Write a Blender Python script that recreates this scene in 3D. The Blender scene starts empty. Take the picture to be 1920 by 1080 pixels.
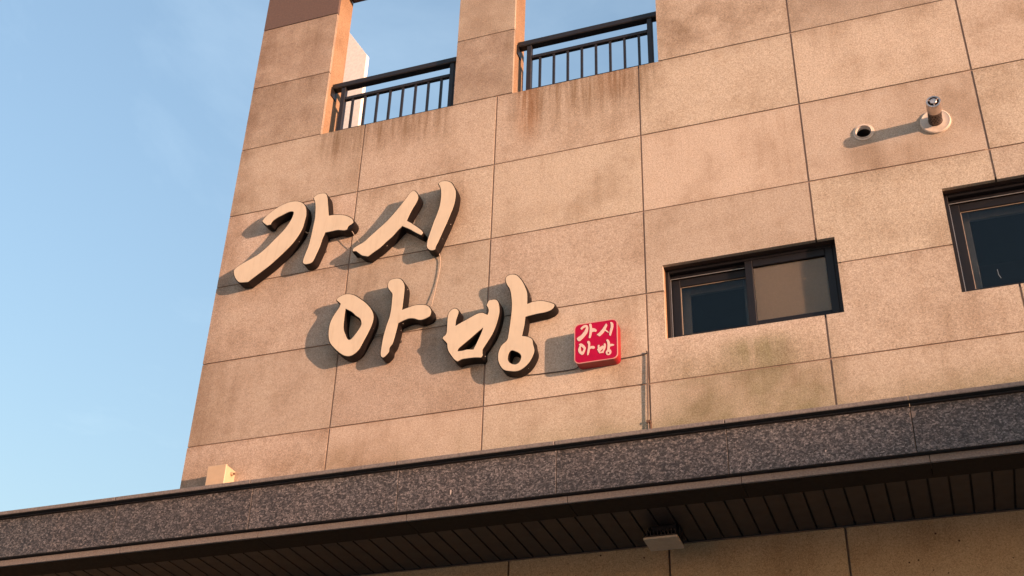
import bpy, bmesh, math, random
from mathutils import Vector
random.seed(7)
SC = bpy.context.scene
COL = SC.collection

# ------------------------------------------------------------ camera, sky, sun, exposure
def cam_setup():
    yaw, pitch, roll = -0.357583, 0.570174, 0.033472
    loc = Vector((3.44654, -6.13026, -4.59868))
    fw = Vector((math.sin(yaw) * math.cos(pitch), math.cos(yaw) * math.cos(pitch), math.sin(pitch)))
    r0 = Vector((math.cos(yaw), -math.sin(yaw), 0)); u0 = r0.cross(fw)
    r = r0 * math.cos(roll) + u0 * math.sin(roll); u = r.cross(fw)
    cd = bpy.data.cameras.new('camera'); co = bpy.data.objects.new('camera', cd); COL.objects.link(co)
    from mathutils import Matrix
    m = Matrix((r, u, -fw)).transposed().to_4x4(); m.translation = loc
    co.matrix_world = m
    cd.sensor_width = 36.0; cd.lens = 36.0 * 2363.25 / 1920.0
    cd.clip_start = 0.05; cd.clip_end = 3000
    SC.camera = co
cam_setup()

SUN_DIR = Vector((2.6, -1.0, 0.0)).normalized()       # towards the sun, in plan
SUN_EL = math.radians(3.8)
SUN_VEC = Vector((SUN_DIR.x * math.cos(SUN_EL), SUN_DIR.y * math.cos(SUN_EL), math.sin(SUN_EL)))
world = bpy.data.worlds.new('World'); SC.world = world; world.use_nodes = True
wt = world.node_tree; wt.nodes.clear()
sky = wt.nodes.new('ShaderNodeTexSky'); sky.sky_type = 'NISHITA'; sky.sun_disc = False
sky.sun_elevation = SUN_EL
sky.sun_rotation = math.atan2(SUN_DIR.x, SUN_DIR.y)
sky.altitude = 0; sky.air_density = 1.8; sky.dust_density = 3.0; sky.ozone_density = 3.1
bg = wt.nodes.new('ShaderNodeBackground'); wo = wt.nodes.new('ShaderNodeOutputWorld')
bg.inputs['Strength'].default_value = 0.15
# thin wisps of high cloud, a noise over the whole sky
tc = wt.nodes.new('ShaderNodeTexCoord'); mp = wt.nodes.new('ShaderNodeMapping'); mp.inputs['Scale'].default_value = (1.0, 1.0, 1.6); mp.inputs['Location'].default_value = (126.3, 44.4, 71.4)
cn = wt.nodes.new('ShaderNodeTexNoise'); cn.inputs['Scale'].default_value = 2.6; cn.inputs['Detail'].default_value = 9; cn.inputs['Roughness'].default_value = 0.62
cn.inputs['Distortion'].default_value = 0.4
cr = wt.nodes.new('ShaderNodeMapRange'); cr.inputs['From Min'].default_value = 0.50; cr.inputs['From Max'].default_value = 0.74; cr.inputs['To Max'].default_value = 0.5
cm = wt.nodes.new('ShaderNodeMixRGB'); cm.blend_type = 'MULTIPLY'; cm.inputs['Fac'].default_value = 1.0
ca = wt.nodes.new('ShaderNodeMixRGB'); ca.blend_type = 'MIX'
ca.inputs['Color1'].default_value = (1.02, 0.94, 0.97, 1); ca.inputs['Color2'].default_value = (1.95, 1.48, 1.30, 1)
wt.links.new(tc.outputs['Generated'], mp.inputs['Vector']); wt.links.new(mp.outputs[0], cn.inputs['Vector'])
wt.links.new(cn.outputs['Fac'], cr.inputs['Value']); wt.links.new(cr.outputs[0], ca.inputs['Fac'])
wt.links.new(sky.outputs[0], cm.inputs['Color1']); wt.links.new(ca.outputs[0], cm.inputs['Color2'])
va = wt.nodes.new('ShaderNodeMixRGB'); va.blend_type = 'ADD'; va.inputs['Fac'].default_value = 1.0      # even veil of thin cirrus
va.inputs['Color2'].default_value = (0.125, 0.158, 0.182, 1)
wt.links.new(cm.outputs[0], va.inputs['Color1']); wt.links.new(va.outputs[0], bg.inputs['Color']); wt.links.new(bg.outputs[0], wo.inputs['Surface'])

sl = bpy.data.lights.new('sun', 'SUN'); so = bpy.data.objects.new('sun', sl); COL.objects.link(so)
sl.energy = 2.0; sl.angle = math.radians(0.6); sl.color = (1.0, 0.570, 0.375)
so.rotation_euler = (-SUN_VEC).to_track_quat('-Z', 'Y').to_euler()
so.location = (20, -10, 6)
SC.view_settings.view_transform = 'Standard'; SC.view_settings.look = 'None'
SC.view_settings.gamma = 1.0; SC.view_settings.use_curve_mapping = False
SC.view_settings.exposure = 2.33

# ------------------------------------------------------------ helpers: objects and meshes
def link(name, me, mat=None, parent=None):
    o = bpy.data.objects.new(name, me); COL.objects.link(o)
    if mat is not None and me is not None: me.materials.append(mat)
    if parent is not None: o.parent = parent
    return o
def tag(o, label=None, cat=None, group=None, kind=None):
    for k, v in (('label', label), ('category', cat), ('group', group), ('kind', kind)):
        if v: o[k] = v
    return o
def thing(name, loc, label, cat, group=None):
    o = bpy.data.objects.new(name, None); COL.objects.link(o); o.location = loc
    o.empty_display_size = 0.1
    return tag(o, label, cat, group)
def base(parent):
    v = Vector((0, 0, 0))
    while parent is not None:
        v += parent.location; parent = parent.parent
    return v
class MB:
    """collects shapes given in world coordinates; build() makes one mesh object relative to its parent"""
    def __init__(s): s.v = []; s.f = []; s.sm = []
    def add(s, vs, fs, smooth=False):
        n = len(s.v); s.v += [tuple(p) for p in vs]; s.f += [tuple(n + i for i in f) for f in fs]; s.sm += [smooth] * len(fs)
        return s
    def box(s, x0, x1, y0, y1, z0, z1):
        return s.add([(x, y, z) for x in (x0, x1) for y in (y0, y1) for z in (z0, z1)],
                     [(0, 1, 3, 2), (4, 6, 7, 5), (0, 4, 5, 1), (2, 3, 7, 6), (0, 2, 6, 4), (1, 5, 7, 3)])
    def cbox(s, x0, x1, y0, y1, z0, z1, c=0.002):
        """box whose front (-y) edges are chamfered"""
        A = [(x0, y1, z0), (x1, y1, z0), (x1, y1, z1), (x0, y1, z1)]
        B = [(x0, y0 + c, z0), (x1, y0 + c, z0), (x1, y0 + c, z1), (x0, y0 + c, z1)]
        D = [(x0 + c, y0, z0 + c), (x1 - c, y0, z0 + c), (x1 - c, y0, z1 - c), (x0 + c, y0, z1 - c)]
        fs = [(8, 9, 10, 11), (3, 2, 1, 0)]
        for i in range(4):
            j = (i + 1) % 4
            fs += [(i, j, 4 + j, 4 + i), (4 + i, 4 + j, 8 + j, 8 + i)]
        return s.add(A + B + D, fs)
    def tube(s, path, r, n=8, caps=True):
        P = [Vector(p) for p in path]; vs = []; fs = []
        for i, p in enumerate(P):
            d = (P[min(i + 1, len(P) - 1)] - P[max(i - 1, 0)]).normalized()
            a = d.cross(Vector((0, 0, 1))) if abs(d.z) < 0.9 else d.cross(Vector((0, 1, 0)))
            a.normalize(); b = d.cross(a)
            rr = r[i] if isinstance(r, (list, tuple)) else r
            for k in range(n):
                t = 2 * math.pi * k / n; vs.append(p + a * math.cos(t) * rr + b * math.sin(t) * rr)
        for i in range(len(P) - 1):
            for k in range(n):
                k2 = (k + 1) % n; fs.append((i * n + k, i * n + k2, (i + 1) * n + k2, (i + 1) * n + k))
        s.add(vs, fs, True)
        if caps:
            m = (len(P) - 1) * n
            s.add(vs[:n], [tuple(range(n))]); s.add(vs[m:], [tuple(reversed(range(n)))])
        return s
    def lathe(s, c, prof, n=32, axis='y'):
        """profile of (radius, offset along -y); c on the wall"""
        vs = []; fs = []
        for r, h in prof:
            for k in range(n):
                t = 2 * math.pi * k / n; vs.append((c[0] + r * math.cos(t), c[1] - h, c[2] + r * math.sin(t)))
        for i in range(len(prof) - 1):
            for k in range(n):
                k2 = (k + 1) % n; fs.append((i * n + k, i * n + k2, (i + 1) * n + k2, (i + 1) * n + k))
        return s.add(vs, fs, True)
    def build(s, name, mat, parent=None, sharp=0.6, loc=None):
        me = bpy.data.meshes.new(name); o0 = base(parent) if loc is None else Vector(loc)
        me.from_pydata([tuple(Vector(p) - o0) for p in s.v], [], s.f); me.update()
        bm = bmesh.new(); bm.from_mesh(me); bmesh.ops.recalc_face_normals(bm, faces=bm.faces); bm.to_mesh(me); bm.free()
        if any(s.sm):
            me.polygons.foreach_set('use_smooth', s.sm)
            try: me.set_sharp_from_angle(angle=sharp)
            except Exception: pass
        o = link(name, me, mat, parent)
        if loc is not None: o.location = loc
        return o
def plate(name, rects, holes, y0, y1, mat, parent):
    """a flat slab made of axis-aligned rectangles less holes, between y0 (front) and y1, with its side faces"""
    xs = sorted({round(v, 5) for r in rects + holes for v in (r[0], r[1])}); zs = sorted({round(v, 5) for r in rects + holes for v in (r[2], r[3])})
    inside = lambda x, z: any(r[0] < x < r[1] and r[2] < z < r[3] for r in rects) and not any(h[0] < x < h[1] and h[2] < z < h[3] for h in holes)
    cell = {(i, j) for i in range(len(xs) - 1) for j in range(len(zs) - 1) if inside((xs[i] + xs[i + 1]) / 2, (zs[j] + zs[j + 1]) / 2)}
    if not cell: return None
    V = {}; vs = []; fs = []
    def v(i, j, k):
        if (i, j, k) not in V: V[(i, j, k)] = len(vs); vs.append((xs[i], (y0, y1)[k], zs[j]))
        return V[(i, j, k)]
    for i, j in cell:
        fs.append((v(i, j, 0), v(i + 1, j, 0), v(i + 1, j + 1, 0), v(i, j + 1, 0)))
        fs.append((v(i, j, 1), v(i, j + 1, 1), v(i + 1, j + 1, 1), v(i + 1, j, 1)))
        for di, dj, a, b in ((-1, 0, (i, j), (i, j + 1)), (1, 0, (i + 1, j + 1), (i + 1, j)), (0, -1, (i + 1, j), (i, j)), (0, 1, (i, j + 1), (i + 1, j + 1))):
            if (i + di, j + dj) not in cell: fs.append((v(*a, 0), v(*b, 0), v(*b, 1), v(*a, 1)))
    return MB().add(vs, fs).build(name, mat, parent)

# ------------------------------------------------------------ helpers: materials
class NT:
    def __init__(s, name):
        s.m = bpy.data.materials.new(name); s.m.use_nodes = True; s.t = s.m.node_tree
        s.b = s.t.nodes['Principled BSDF']; s._pos = None
    def n(s, typ, **kw):
        d = s.t.nodes.new(typ)
        for k, v in kw.items():
            if hasattr(d, k): setattr(d, k, v)
        return d
    def set(s, sock, val):
        if isinstance(val, bpy.types.NodeSocket): s.t.links.new(val, sock)
        else: sock.default_value = val
    def pos(s): 
        if s._pos is None: s._pos = s.n('ShaderNodeNewGeometry').outputs['Position']
        return s._pos
    def rnd(s): return s.n('ShaderNodeObjectInfo').outputs['Random']
    def vec(s, x, y, z):
        c = s.n('ShaderNodeCombineXYZ')
        for i, v in enumerate((x, y, z)): s.set(c.inputs[i], v)
        return c.outputs[0]
    def xyz(s, v):
        c = s.n('ShaderNodeSeparateXYZ'); s.set(c.inputs[0], v); return c.outputs
    def vm(s, op, a, b):
        d = s.n('ShaderNodeVectorMath', operation=op); s.set(d.inputs[0], a); s.set(d.inputs[1], b); return d.outputs[0]
    def m2(s, op, a, b=0.0, clamp=False):
        d = s.n('ShaderNodeMath', operation=op); d.use_clamp = clamp; s.set(d.inputs[0], a); s.set(d.inputs[1], b); return d.outputs[0]
    def noise(s, vec, scale, detail=2, rough=0.5, dist=0.0):
        d = s.n('ShaderNodeTexNoise'); s.set(d.inputs['Vector'], vec); d.inputs['Scale'].default_value = scale
        d.inputs['Detail'].default_value = detail; d.inputs['Roughness'].default_value = rough; d.inputs['Distortion'].default_value = dist
        return d.outputs['Fac']
    def voro(s, vec, scale, out='Distance', feature='F1'):
        d = s.n('ShaderNodeTexVoronoi'); d.feature = feature; s.set(d.inputs['Vector'], vec); d.inputs['Scale'].default_value = scale
        return d.outputs[out]
    def mr(s, v, a, b, c=0.0, d=1.0, smooth=False):
        r = s.n('ShaderNodeMapRange'); r.interpolation_type = 'SMOOTHSTEP' if smooth else 'LINEAR'
        s.set(r.inputs['Value'], v)
        for k, x in zip(('From Min', 'From Max', 'To Min', 'To Max'), (a, b, c, d)): r.inputs[k].default_value = x
        return r.outputs[0]
    def mix(s, fac, a, b, mode='MIX'):
        d = s.n('ShaderNodeMixRGB'); d.blend_type = mode; s.set(d.inputs['Fac'], fac)
        for k, v in (('Color1', a), ('Color2', b)): s.set(d.inputs[k], v if isinstance(v, bpy.types.NodeSocket) else (*v, 1.0))
        return d.outputs[0]
    def grey(s, v): return s.vec(v, v, v)
    def ramp(s, v, stops):
        d = s.n('ShaderNodeValToRGB'); e = d.color_ramp.elements
        while len(e) < len(stops): e.new(0.5)
        for q, (p, c) in zip(e, stops): q.position = p; q.color = (*c, 1.0)
        s.set(d.inputs[0], v); return d.outputs[0]
    def bump(s, h, strength=0.3, dist=0.002):
        d = s.n('ShaderNodeBump'); d.inputs['Strength'].default_value = strength; d.inputs['Distance'].default_value = dist
        s.set(d.inputs['Height'], h); s.t.links.new(d.outputs[0], s.b.inputs['Normal'])
    def fin(s, col, rough=0.6, metal=0.0, spec=None, coat=None):
        s.set(s.b.inputs['Base Color'], col if isinstance(col, bpy.types.NodeSocket) else (*col, 1.0))
        s.set(s.b.inputs['Roughness'], rough); s.b.inputs['Metallic'].default_value = metal
        if spec is not None: s.b.inputs['Specular IOR Level'].default_value = spec
        if coat: s.b.inputs['Coat Weight'].default_value = coat
        return s.m

def mat_granite(name, tint=(1, 1, 1), stains_shade=True, lower=False):
    t = NT(name); p = t.pos(); r = t.rnd()
    q = t.vm('ADD', p, t.vec(t.m2('MULTIPLY', r, 37.0), t.m2('MULTIPLY', r, 11.0), t.m2('MULTIPLY', r, 23.0)))
    fine = t.noise(q, 230, 3, 0.65); grain = t.noise(q, 105, 3, 0.62); blot = t.noise(q, 2.4, 7, 0.62); mott = t.noise(q, 9, 5, 0.6)
    x, y, z = t.xyz(p)
    pw = t.vm('ADD', t.vm('MULTIPLY', p, (9.0, 9.0, 0.55)), t.vec(t.m2('MULTIPLY', r, 31.0), 0.0, 0.0))
    streak = t.noise(pw, 1.0, 6, 0.65)
    col = t.ramp(grain, [(0.30, (0.345, 0.292, 0.232)), (0.47, (0.435, 0.380, 0.306)), (0.62, (0.49, 0.432, 0.354)), (0.75, (0.565, 0.51, 0.427))])
    col = t.mix(1.0, col, t.grey(t.mr(fine, 0.3, 0.7, 0.62, 1.34)), 'MULTIPLY')
    dk = t.m2('MULTIPLY', t.mr(blot, 0.42, 0.70, 0.0, 1.0, True), t.mr(streak, 0.3, 0.62, 0.25, 1.0), True)
    col = t.mix(t.m2('MULTIPLY', dk, 0.72), col, t.mix(1.0, col, (0.63, 0.56, 0.49), 'MULTIPLY'))
    col = t.mix(t.mr(mott, 0.5, 0.75, 0.0, 0.35), col, t.mix(1.0, col, (0.84, 0.79, 0.72), 'MULTIPLY'))
    col = t.mix(1.0, col, t.grey(t.mr(r, 0, 1, 0.88, 1.07)), 'MULTIPLY')
    r2 = t.m2('FRACT', t.m2('MULTIPLY', r, 7.31))
    col = t.mix(r2, col, t.mix(1.0, col, (0.98, 1.02, 1.0), 'MULTIPLY'))
    col = t.mix(1.0, col, tint, 'MULTIPLY')
    if stains_shade:
        wob = t.noise(p, 5.0, 5, 0.6)
        fr = t.noise(t.vm('MULTIPLY', p, (26.0, 26.0, 1.6)), 1.0, 5, 0.6)
        def box(x0, x1, z0, z1, sx, sz0, sz1):
            a = t.mr(x, x0 - sx, x0 + sx, 0, 1, True); b = t.mr(x, x1 - sx, x1 + sx, 1, 0, True)
            c = t.mr(z, z0 - sz0, z0 + sz0, 0, 1, True); d = t.mr(z, z1 - sz1, z1 + sz1, 1, 0, True)
            return t.m2('MULTIPLY', t.m2('MULTIPLY', a, b), t.m2('MULTIPLY', c, d))
        def stain(c, mask, colr, amt, nz, lo=0.35, hi=0.65):  # real stains, and the tree shade painted into green patches
            return t.mix(t.m2('MULTIPLY', t.m2('MULTIPLY', mask, t.mr(nz, lo, hi, 0.15, 1.0)), amt, True), c, t.mix(1.0, c, colr, 'MULTIPLY'))
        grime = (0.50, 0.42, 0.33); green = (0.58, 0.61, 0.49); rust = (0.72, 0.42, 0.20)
        col = stain(col, box(1.12, 2.12, 0.86, 1.30, 0.08, 0.20, 0.05), grime, 0.95, fr)          # run-off below the right railing
        col = stain(col, box(-0.33, 0.66, 0.95, 1.30, 0.10, 0.16, 0.05), grime, 0.9, fr)         # and the left one
        col = stain(col, box(1.15, 1.30, 0.80, 1.30, 0.04, 0.16, 0.05), rust, 0.7, fr, 0.25, 0.62)   # rust from a post
        col = stain(col, box(1.72, 1.95, 1.02, 1.30, 0.05, 0.10, 0.05), rust, 0.35, fr, 0.25, 0.62)
        col = stain(col, box(2.1, 3.0, -1.80, -1.10, 0.12, 0.25, 0.20), green, 0.9, wob, 0.25, 0.6)   # algae and soft tree shade, both painted below the small window
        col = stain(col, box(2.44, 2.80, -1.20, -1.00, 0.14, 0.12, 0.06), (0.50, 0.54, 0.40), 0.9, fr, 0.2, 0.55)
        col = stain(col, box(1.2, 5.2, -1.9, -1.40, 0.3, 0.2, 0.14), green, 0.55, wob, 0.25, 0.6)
        col = stain(col, box(3.5, 5.2, -1.75, -1.42, 0.25, 0.2, 0.12), green, 0.75, wob, 0.25, 0.6)  # algae and soft tree shade painted in at the right end
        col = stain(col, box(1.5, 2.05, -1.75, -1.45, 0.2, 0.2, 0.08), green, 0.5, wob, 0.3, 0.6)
        col = stain(col, box(-1.2, -0.90, -1.2, 3.4, 0.07, 0.5, 0.1), (0.70, 0.64, 0.60), 0.8, wob, 0.25, 0.6)  # weathered corner
        col = stain(col, box(-1.2, 4.2, 1.22, 3.4, 0.2, 0.16, 0.1), (0.72, 0.68, 0.66), 0.6, wob, 0.3, 0.6)    # dirtier piers
        col = stain(col, box(-1.2, 1.1, 1.22, 3.4, 0.2, 0.16, 0.1), (0.80, 0.75, 0.74), 0.8, wob, 0.1, 0.5)
        col = stain(col, box(-1.5, 1.0, -2.2, 1.2, 0.9, 0.2, 0.1), (0.90, 0.855, 0.86), 0.9, wob, 0.0, 0.5)
        col = stain(col, box(-1.2, 0.4, -1.75, -1.35, 0.3, 0.2, 0.10), (0.70, 0.63, 0.54), 0.8, wob)
        col = stain(col, box(0.55, 0.80, 0.05, 0.5, 0.10, 0.2, 0.1), (0.72, 0.60, 0.50), 0.8, wob, 0.2, 0.5)
        # runs of dirt that start at the joints and sills
        run = t.noise(t.vm('MULTIPLY', p, (17.0, 17.0, 0.9)), 1.0, 6, 0.7)
        zf = t.m2('FRACT', t.m2('MULTIPLY', t.m2('ADD', z, 6.0), 1.0 / 0.6))
        col = t.mix(t.m2('MULTIPLY', t.m2('MULTIPLY', t.mr(run, 0.50, 0.70), t.mr(zf, 0.35, 1.0)), t.mr(wob, 0.35, 0.65, 0.1, 0.75), True), col, t.mix(1.0, col, (0.71, 0.64, 0.57), 'MULTIPLY'))
        ed = t.m2('ADD', t.mr(zf, 0.93, 0.995), t.mr(zf, 0.0, 0.05, 0.8, 0.0), True)
        col = t.mix(t.m2('MULTIPLY', ed, t.mr(wob, 0.4, 0.7, 0.0, 0.55), True), col, t.mix(1.0, col, (0.66, 0.58, 0.50), 'MULTIPLY'))
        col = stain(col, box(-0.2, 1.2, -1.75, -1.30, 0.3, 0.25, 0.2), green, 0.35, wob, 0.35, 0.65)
        col = stain(col, box(2.0, 3.2, 1.2, 1.6, 0.3, 0.2, 0.1), grime, 0.45, wob, 0.4, 0.65)
        col = stain(col, box(3.6, 4.05, 0.05, 0.62, 0.15, 0.2, 0.1), grime, 0.45, wob, 0.35, 0.65)
        col = stain(col, box(3.25, 3.45, -0.05, 0.20, 0.06, 0.1, 0.05), grime, 0.5, wob, 0.2, 0.5)
    if lower:
        sp = t.m2('LESS_THAN', t.voro(q, 16.0), t.mr(t.noise(q, 6, 2), 0.3, 0.7, 0.0, 0.13)); msk = t.mr(t.noise(p, 2.0, 3), 0.44, 0.54)
        col = t.mix(t.m2('MULTIPLY', sp, msk), col, (0.05, 0.025, 0.015))
    t.bump(fine, 0.35, 0.0015)
    return t.fin(col, 0.82, spec=0.3)

def mat_dark_granite(name='dark_granite', rough=0.5, k=0.84):
    t = NT(name); p = t.pos(); r = t.rnd()
    q = t.vm('ADD', p, t.vec(t.m2('MULTIPLY', r, 17.0), 0.0, t.m2('MULTIPLY', r, 9.0)))
    q2 = t.vm('MULTIPLY', q, (1.0, 1.0, 1.25))
    vc = t.n('ShaderNodeTexVoronoi'); t.set(vc.inputs['Vector'], t.vm('ADD', q2, t.vm('MULTIPLY', t.vec(t.noise(q, 90, 2), t.noise(q2, 70, 2), t.noise(q, 80, 2)), (0.02, 0.02, 0.02)))); vc.inputs['Scale'].default_value = 100
    cell = t.xyz(vc.outputs['Color'])[0]
    a0 = t.noise(q2, 92, 4, 0.70, 0.2); b = t.noise(q2, 130, 3, 0.6, 0.3); c = t.noise(q, 1.6, 4, 0.6)
    a = t.m2('ADD', t.m2('MULTIPLY', a0, 0.72), t.m2('MULTIPLY', cell, 0.28))
    col = t.ramp(a, [(0.34, (0.013 * k, 0.013 * k, 0.0145 * k)), (0.47, (0.043 * k, 0.043 * k, 0.045 * k)), (0.57, (0.097 * k, 0.096 * k, 0.099 * k)), (0.70, (0.225 * k, 0.222 * k, 0.225 * k))])
    col = t.mix(1.0, col, t.grey(t.mr(b, 0.3, 0.7, 0.5, 1.5)), 'MULTIPLY')
    col = t.mix(t.mr(c, 0.35, 0.7), col, t.mix(1.0, col, (1.05, 0.97, 0.94), 'MULTIPLY'))
    col = t.mix(1.0, col, t.grey(t.mr(r, 0, 1, 0.88, 1.1)), 'MULTIPLY')
    for cx, cz, rx, rz, pale in ((3.383, -1.925, 0.016, 0.018, (0.20, 0.17, 0.15)), (1.118, -2.040, 0.004, 0.014, (0.55, 0.50, 0.45)), (2.98, -2.055, 0.004, 0.005, (0.55, 0.50, 0.45))):   # pale marks left on the stone
        xx, yy, zz = t.xyz(p)
        dd = t.m2('ADD', t.m2('POWER', t.m2('MULTIPLY', t.m2('SUBTRACT', xx, cx), 1 / rx), 2.0), t.m2('POWER', t.m2('MULTIPLY', t.m2('SUBTRACT', zz, cz), 1 / rz), 2.0))
        col = t.mix(t.m2('MULTIPLY', t.mr(dd, 0.7, 1.2, 1, 0), t.mr(b, 0.3, 0.6, 0.4, 0.9)), col, pale)
    dr = t.noise(t.vm('MULTIPLY', q, (14.0, 14.0, 0.7)), 1.0, 5, 0.65)
    col = t.mix(t.mr(dr, 0.50, 0.72, 0, 0.5), col, t.mix(1.0, col, (1.5, 1.4, 1.3), 'MULTIPLY'))
    return t.fin(col, t.mr(b, 0.3, 0.7, rough - 0.08, rough + 0.14))

def mat_plain(name, col, rough=0.5, metal=0.0, var=0.15, scale=30, spec=None, grimeamt=0.0):
    t = NT(name); p = t.pos()
    n = t.noise(p, scale, 5, 0.6)
    c = t.mix(1.0, col, t.grey(t.mr(n, 0.3, 0.7, 1 - var, 1 + var)), 'MULTIPLY')
    if grimeamt:
        s = t.noise(t.vm('MULTIPLY', p, (1.0, 1.0, 0.12)), 40, 4, 0.6)
        c = t.mix(t.mr(s, 0.52, 0.75, 0, grimeamt), c, t.mix(1.0, c, (0.66, 0.58, 0.48), 'MULTIPLY'))
    return t.fin(c, t.mr(n, 0.3, 0.7, max(0.02, rough - 0.06), min(1, rough + 0.08)), metal, spec)

def mat_glass(name):
    t = NT(name)
    m = t.fin((0.80, 0.86, 0.85), 0.02)
    t.b.inputs['Transmission Weight'].default_value = 1.0; t.b.inputs['IOR'].default_value = 1.30
    return m
M = {}
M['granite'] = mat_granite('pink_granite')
M['granite_low'] = mat_granite('tan_granite', (0.80, 0.66, 0.47), stains_shade=False, lower=True)
M['reveal'] = mat_granite('reveal_granite', (0.66, 0.50, 0.38), stains_shade=False)
M['band'] = mat_plain('brown_band_stone', (0.105, 0.072, 0.060), 0.8, var=0.22, scale=70)
M['lintel'] = mat_plain('brown_lintel', (0.045, 0.030, 0.023), 0.6)  # window reveal undersides, coloured darker than their sides
M['dark_granite'] = mat_dark_granite()
M['dark_granite_edge'] = mat_plain('sawn_granite_edge', (0.150, 0.138, 0.130), 0.7, var=0.35, scale=110, grimeamt=0.4)
M['border_granite'] = mat_plain('black_stone_border', (0.013, 0.0095, 0.008), 0.6, var=0.3, scale=60, spec=0.15)
M['sealant'] = mat_plain('joint_sealant', (0.25, 0.18, 0.14), 0.7)
M['pointing'] = mat_plain('pale_pointing', (0.17, 0.13, 0.11), 0.8)
M['core'] = mat_plain('core_concrete', (0.30, 0.29, 0.27), 0.9)
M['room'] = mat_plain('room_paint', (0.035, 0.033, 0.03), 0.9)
M['slat'] = mat_plain('soffit_paint', (0.027, 0.020, 0.017), 0.5, var=0.2, scale=12)
M['rail'] = mat_plain('rail_paint', (0.012, 0.010, 0.010), 0.45)
M['alu'] = mat_plain('black_aluminium', (0.009, 0.0085, 0.010), 0.42, spec=0.3)
M['gasket'] = mat_plain('silver_bead', (0.55, 0.52, 0.48), 0.35, 0.8)
M['inner'] = mat_plain('grey_inner_sash', (0.06, 0.055, 0.05), 0.5)
M['glass'] = mat_glass('window_glass')
M['film'] = mat_plain('pane_blind', (0.30, 0.205, 0.13), 0.55, var=0.06, scale=60, spec=0.5)
M['letter'] = mat_plain('cream_acrylic', (0.55, 0.49, 0.365), 0.42, var=0.045, scale=9, grimeamt=0.28)
M['letter_side'] = mat_plain('letter_return', (0.007, 0.0045, 0.004), 0.55, var=0.3, scale=40, spec=0.2)
M['chip'] = mat_plain('bare_metal_chip', (0.75, 0.68, 0.60), 0.4)
M['red'] = mat_plain('crimson_acrylic', (0.34, 0.0008, 0.040), 0.4, var=0.08, scale=12, spec=0.2)
M['red_side'] = mat_plain('red_return', (0.26, 0.004, 0.012), 0.4, var=0.08)
M['pink'] = mat_plain('pink_trim', (0.55, 0.26, 0.24), 0.4, var=0.05)
M['white_print'] = mat_plain('white_lettering', (0.58, 0.48, 0.42), 0.5, var=0.04)
M['stucco'] = mat_plain('white_stucco', (0.78, 0.76, 0.70), 0.9, var=0.10, scale=35)
M['steel'] = mat_plain('stainless_steel', (0.55, 0.48, 0.43), 0.42, 1.0, var=0.25, scale=25)
M['soot'] = mat_plain('sooted_steel', (0.10, 0.075, 0.065), 0.45, 0.7, var=0.5, scale=45)
M['flange'] = mat_plain('flange_plastic', (0.54, 0.48, 0.40), 0.5, var=0.15)
M['sleeve'] = mat_plain('sleeve_plastic', (0.62, 0.60, 0.57), 0.5)
M['black'] = mat_plain('duct_black', (0.012, 0.012, 0.012), 0.8)
M['box'] = mat_plain('cream_plastic', (0.46, 0.36, 0.24), 0.45, var=0.05)
M['wire'] = mat_plain('pale_wire', (0.40, 0.33, 0.25), 0.5)
M['conduit'] = mat_plain('grey_conduit', (0.15, 0.125, 0.105), 0.6)
M['darkwire'] = mat_plain('dark_wire', (0.07, 0.055, 0.045), 0.6)
M['rustclip'] = mat_plain('rusty_clip', (0.10, 0.055, 0.035), 0.8)
M['lens'] = mat_plain('diffuser_plastic', (0.34, 0.29, 0.22), 0.5)
M['asphalt'] = mat_plain('concrete_yard', (0.42, 0.385, 0.34), 0.9, var=0.2, scale=3)

# ------------------------------------------------------------ the setting: ground
GZ = -6.2
g = MB().add([(-400, -400, GZ), (400, -400, GZ), (400, 400, GZ), (-400, 400, GZ)], [(0, 1, 2, 3)]).build('ground', M['asphalt'])
tag(g, 'pale concrete yard in front of the building', kind='structure')

# ------------------------------------------------------------ the building
B = thing('building', (3.0, 0.0, GZ), 'pink granite clad building with sign letters, small windows and dark stone canopy', 'building')
XL, XR = -1.0, 7.0
OP1 = (-0.357, 0.673, 1.196, 2.715); OP2 = (1.108, 2.136, 1.196, 2.97)
W1 = (2.105, 3.107, -0.924, -0.420); W2 = (3.725, 4.95, -0.911, -0.216)
HOLES = [OP1, OP2, W1, W2]
PIPE = (3.762, 0.263); VENT = (3.354, 0.286)
ZTOP = 3.05; ZSOF = -2.156
VSQ = (VENT[0] - 0.045, VENT[0] + 0.045, VENT[1] - 0.045, VENT[1] + 0.045)
core = plate('front_wall', [(XL + 0.004, XR, ZSOF - 0.002, ZTOP - 0.03)], [(h[0] - 0.0185, h[1] + 0.0185, h[2] - 0.0185, h[3] + 0.0185) for h in HOLES] + [VSQ], 0.006, 0.213, M['sealant'], B)
J = 0.0042; JV = 0.0056        # half joint widths, level and upright
zl = [-2.15, -1.8, -1.2, -0.6, 0.0, 0.6, 1.2]
xl = [-1.0, 0.0, 1.0, 2.0, 3.004, 4.015, 5.02, 6.02, 7.0]
def panel(x0, x1, z0, z1, holes, mat='granite', parent=None, y0=0.0, name='stone_panel', j=J):
    dy = random.uniform(-0.0012, 0.0012)
    return plate(name, [(x0 + (JV if name == 'stone_panel' else j), x1 - (JV if name == 'stone_panel' else j), z0 + j, z1 - j)], [h for h in holes if h[0] < x1 and h[1] > x0 and h[2] < z1 and h[3] > z0],
                 y0 + dy, y0 + 0.026, M[mat], parent or core)
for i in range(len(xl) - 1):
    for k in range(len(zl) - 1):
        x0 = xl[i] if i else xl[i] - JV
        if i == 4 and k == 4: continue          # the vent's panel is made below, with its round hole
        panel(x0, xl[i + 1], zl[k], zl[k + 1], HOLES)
ux = [(-1.0 - JV, -0.357 + JV), (0.673 - JV, 1.108 + JV), (2.136 - JV, 3.004), (3.004, 4.02), (4.02, 5.02), (5.02, 6.02), (6.02, 7.0)]
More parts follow.
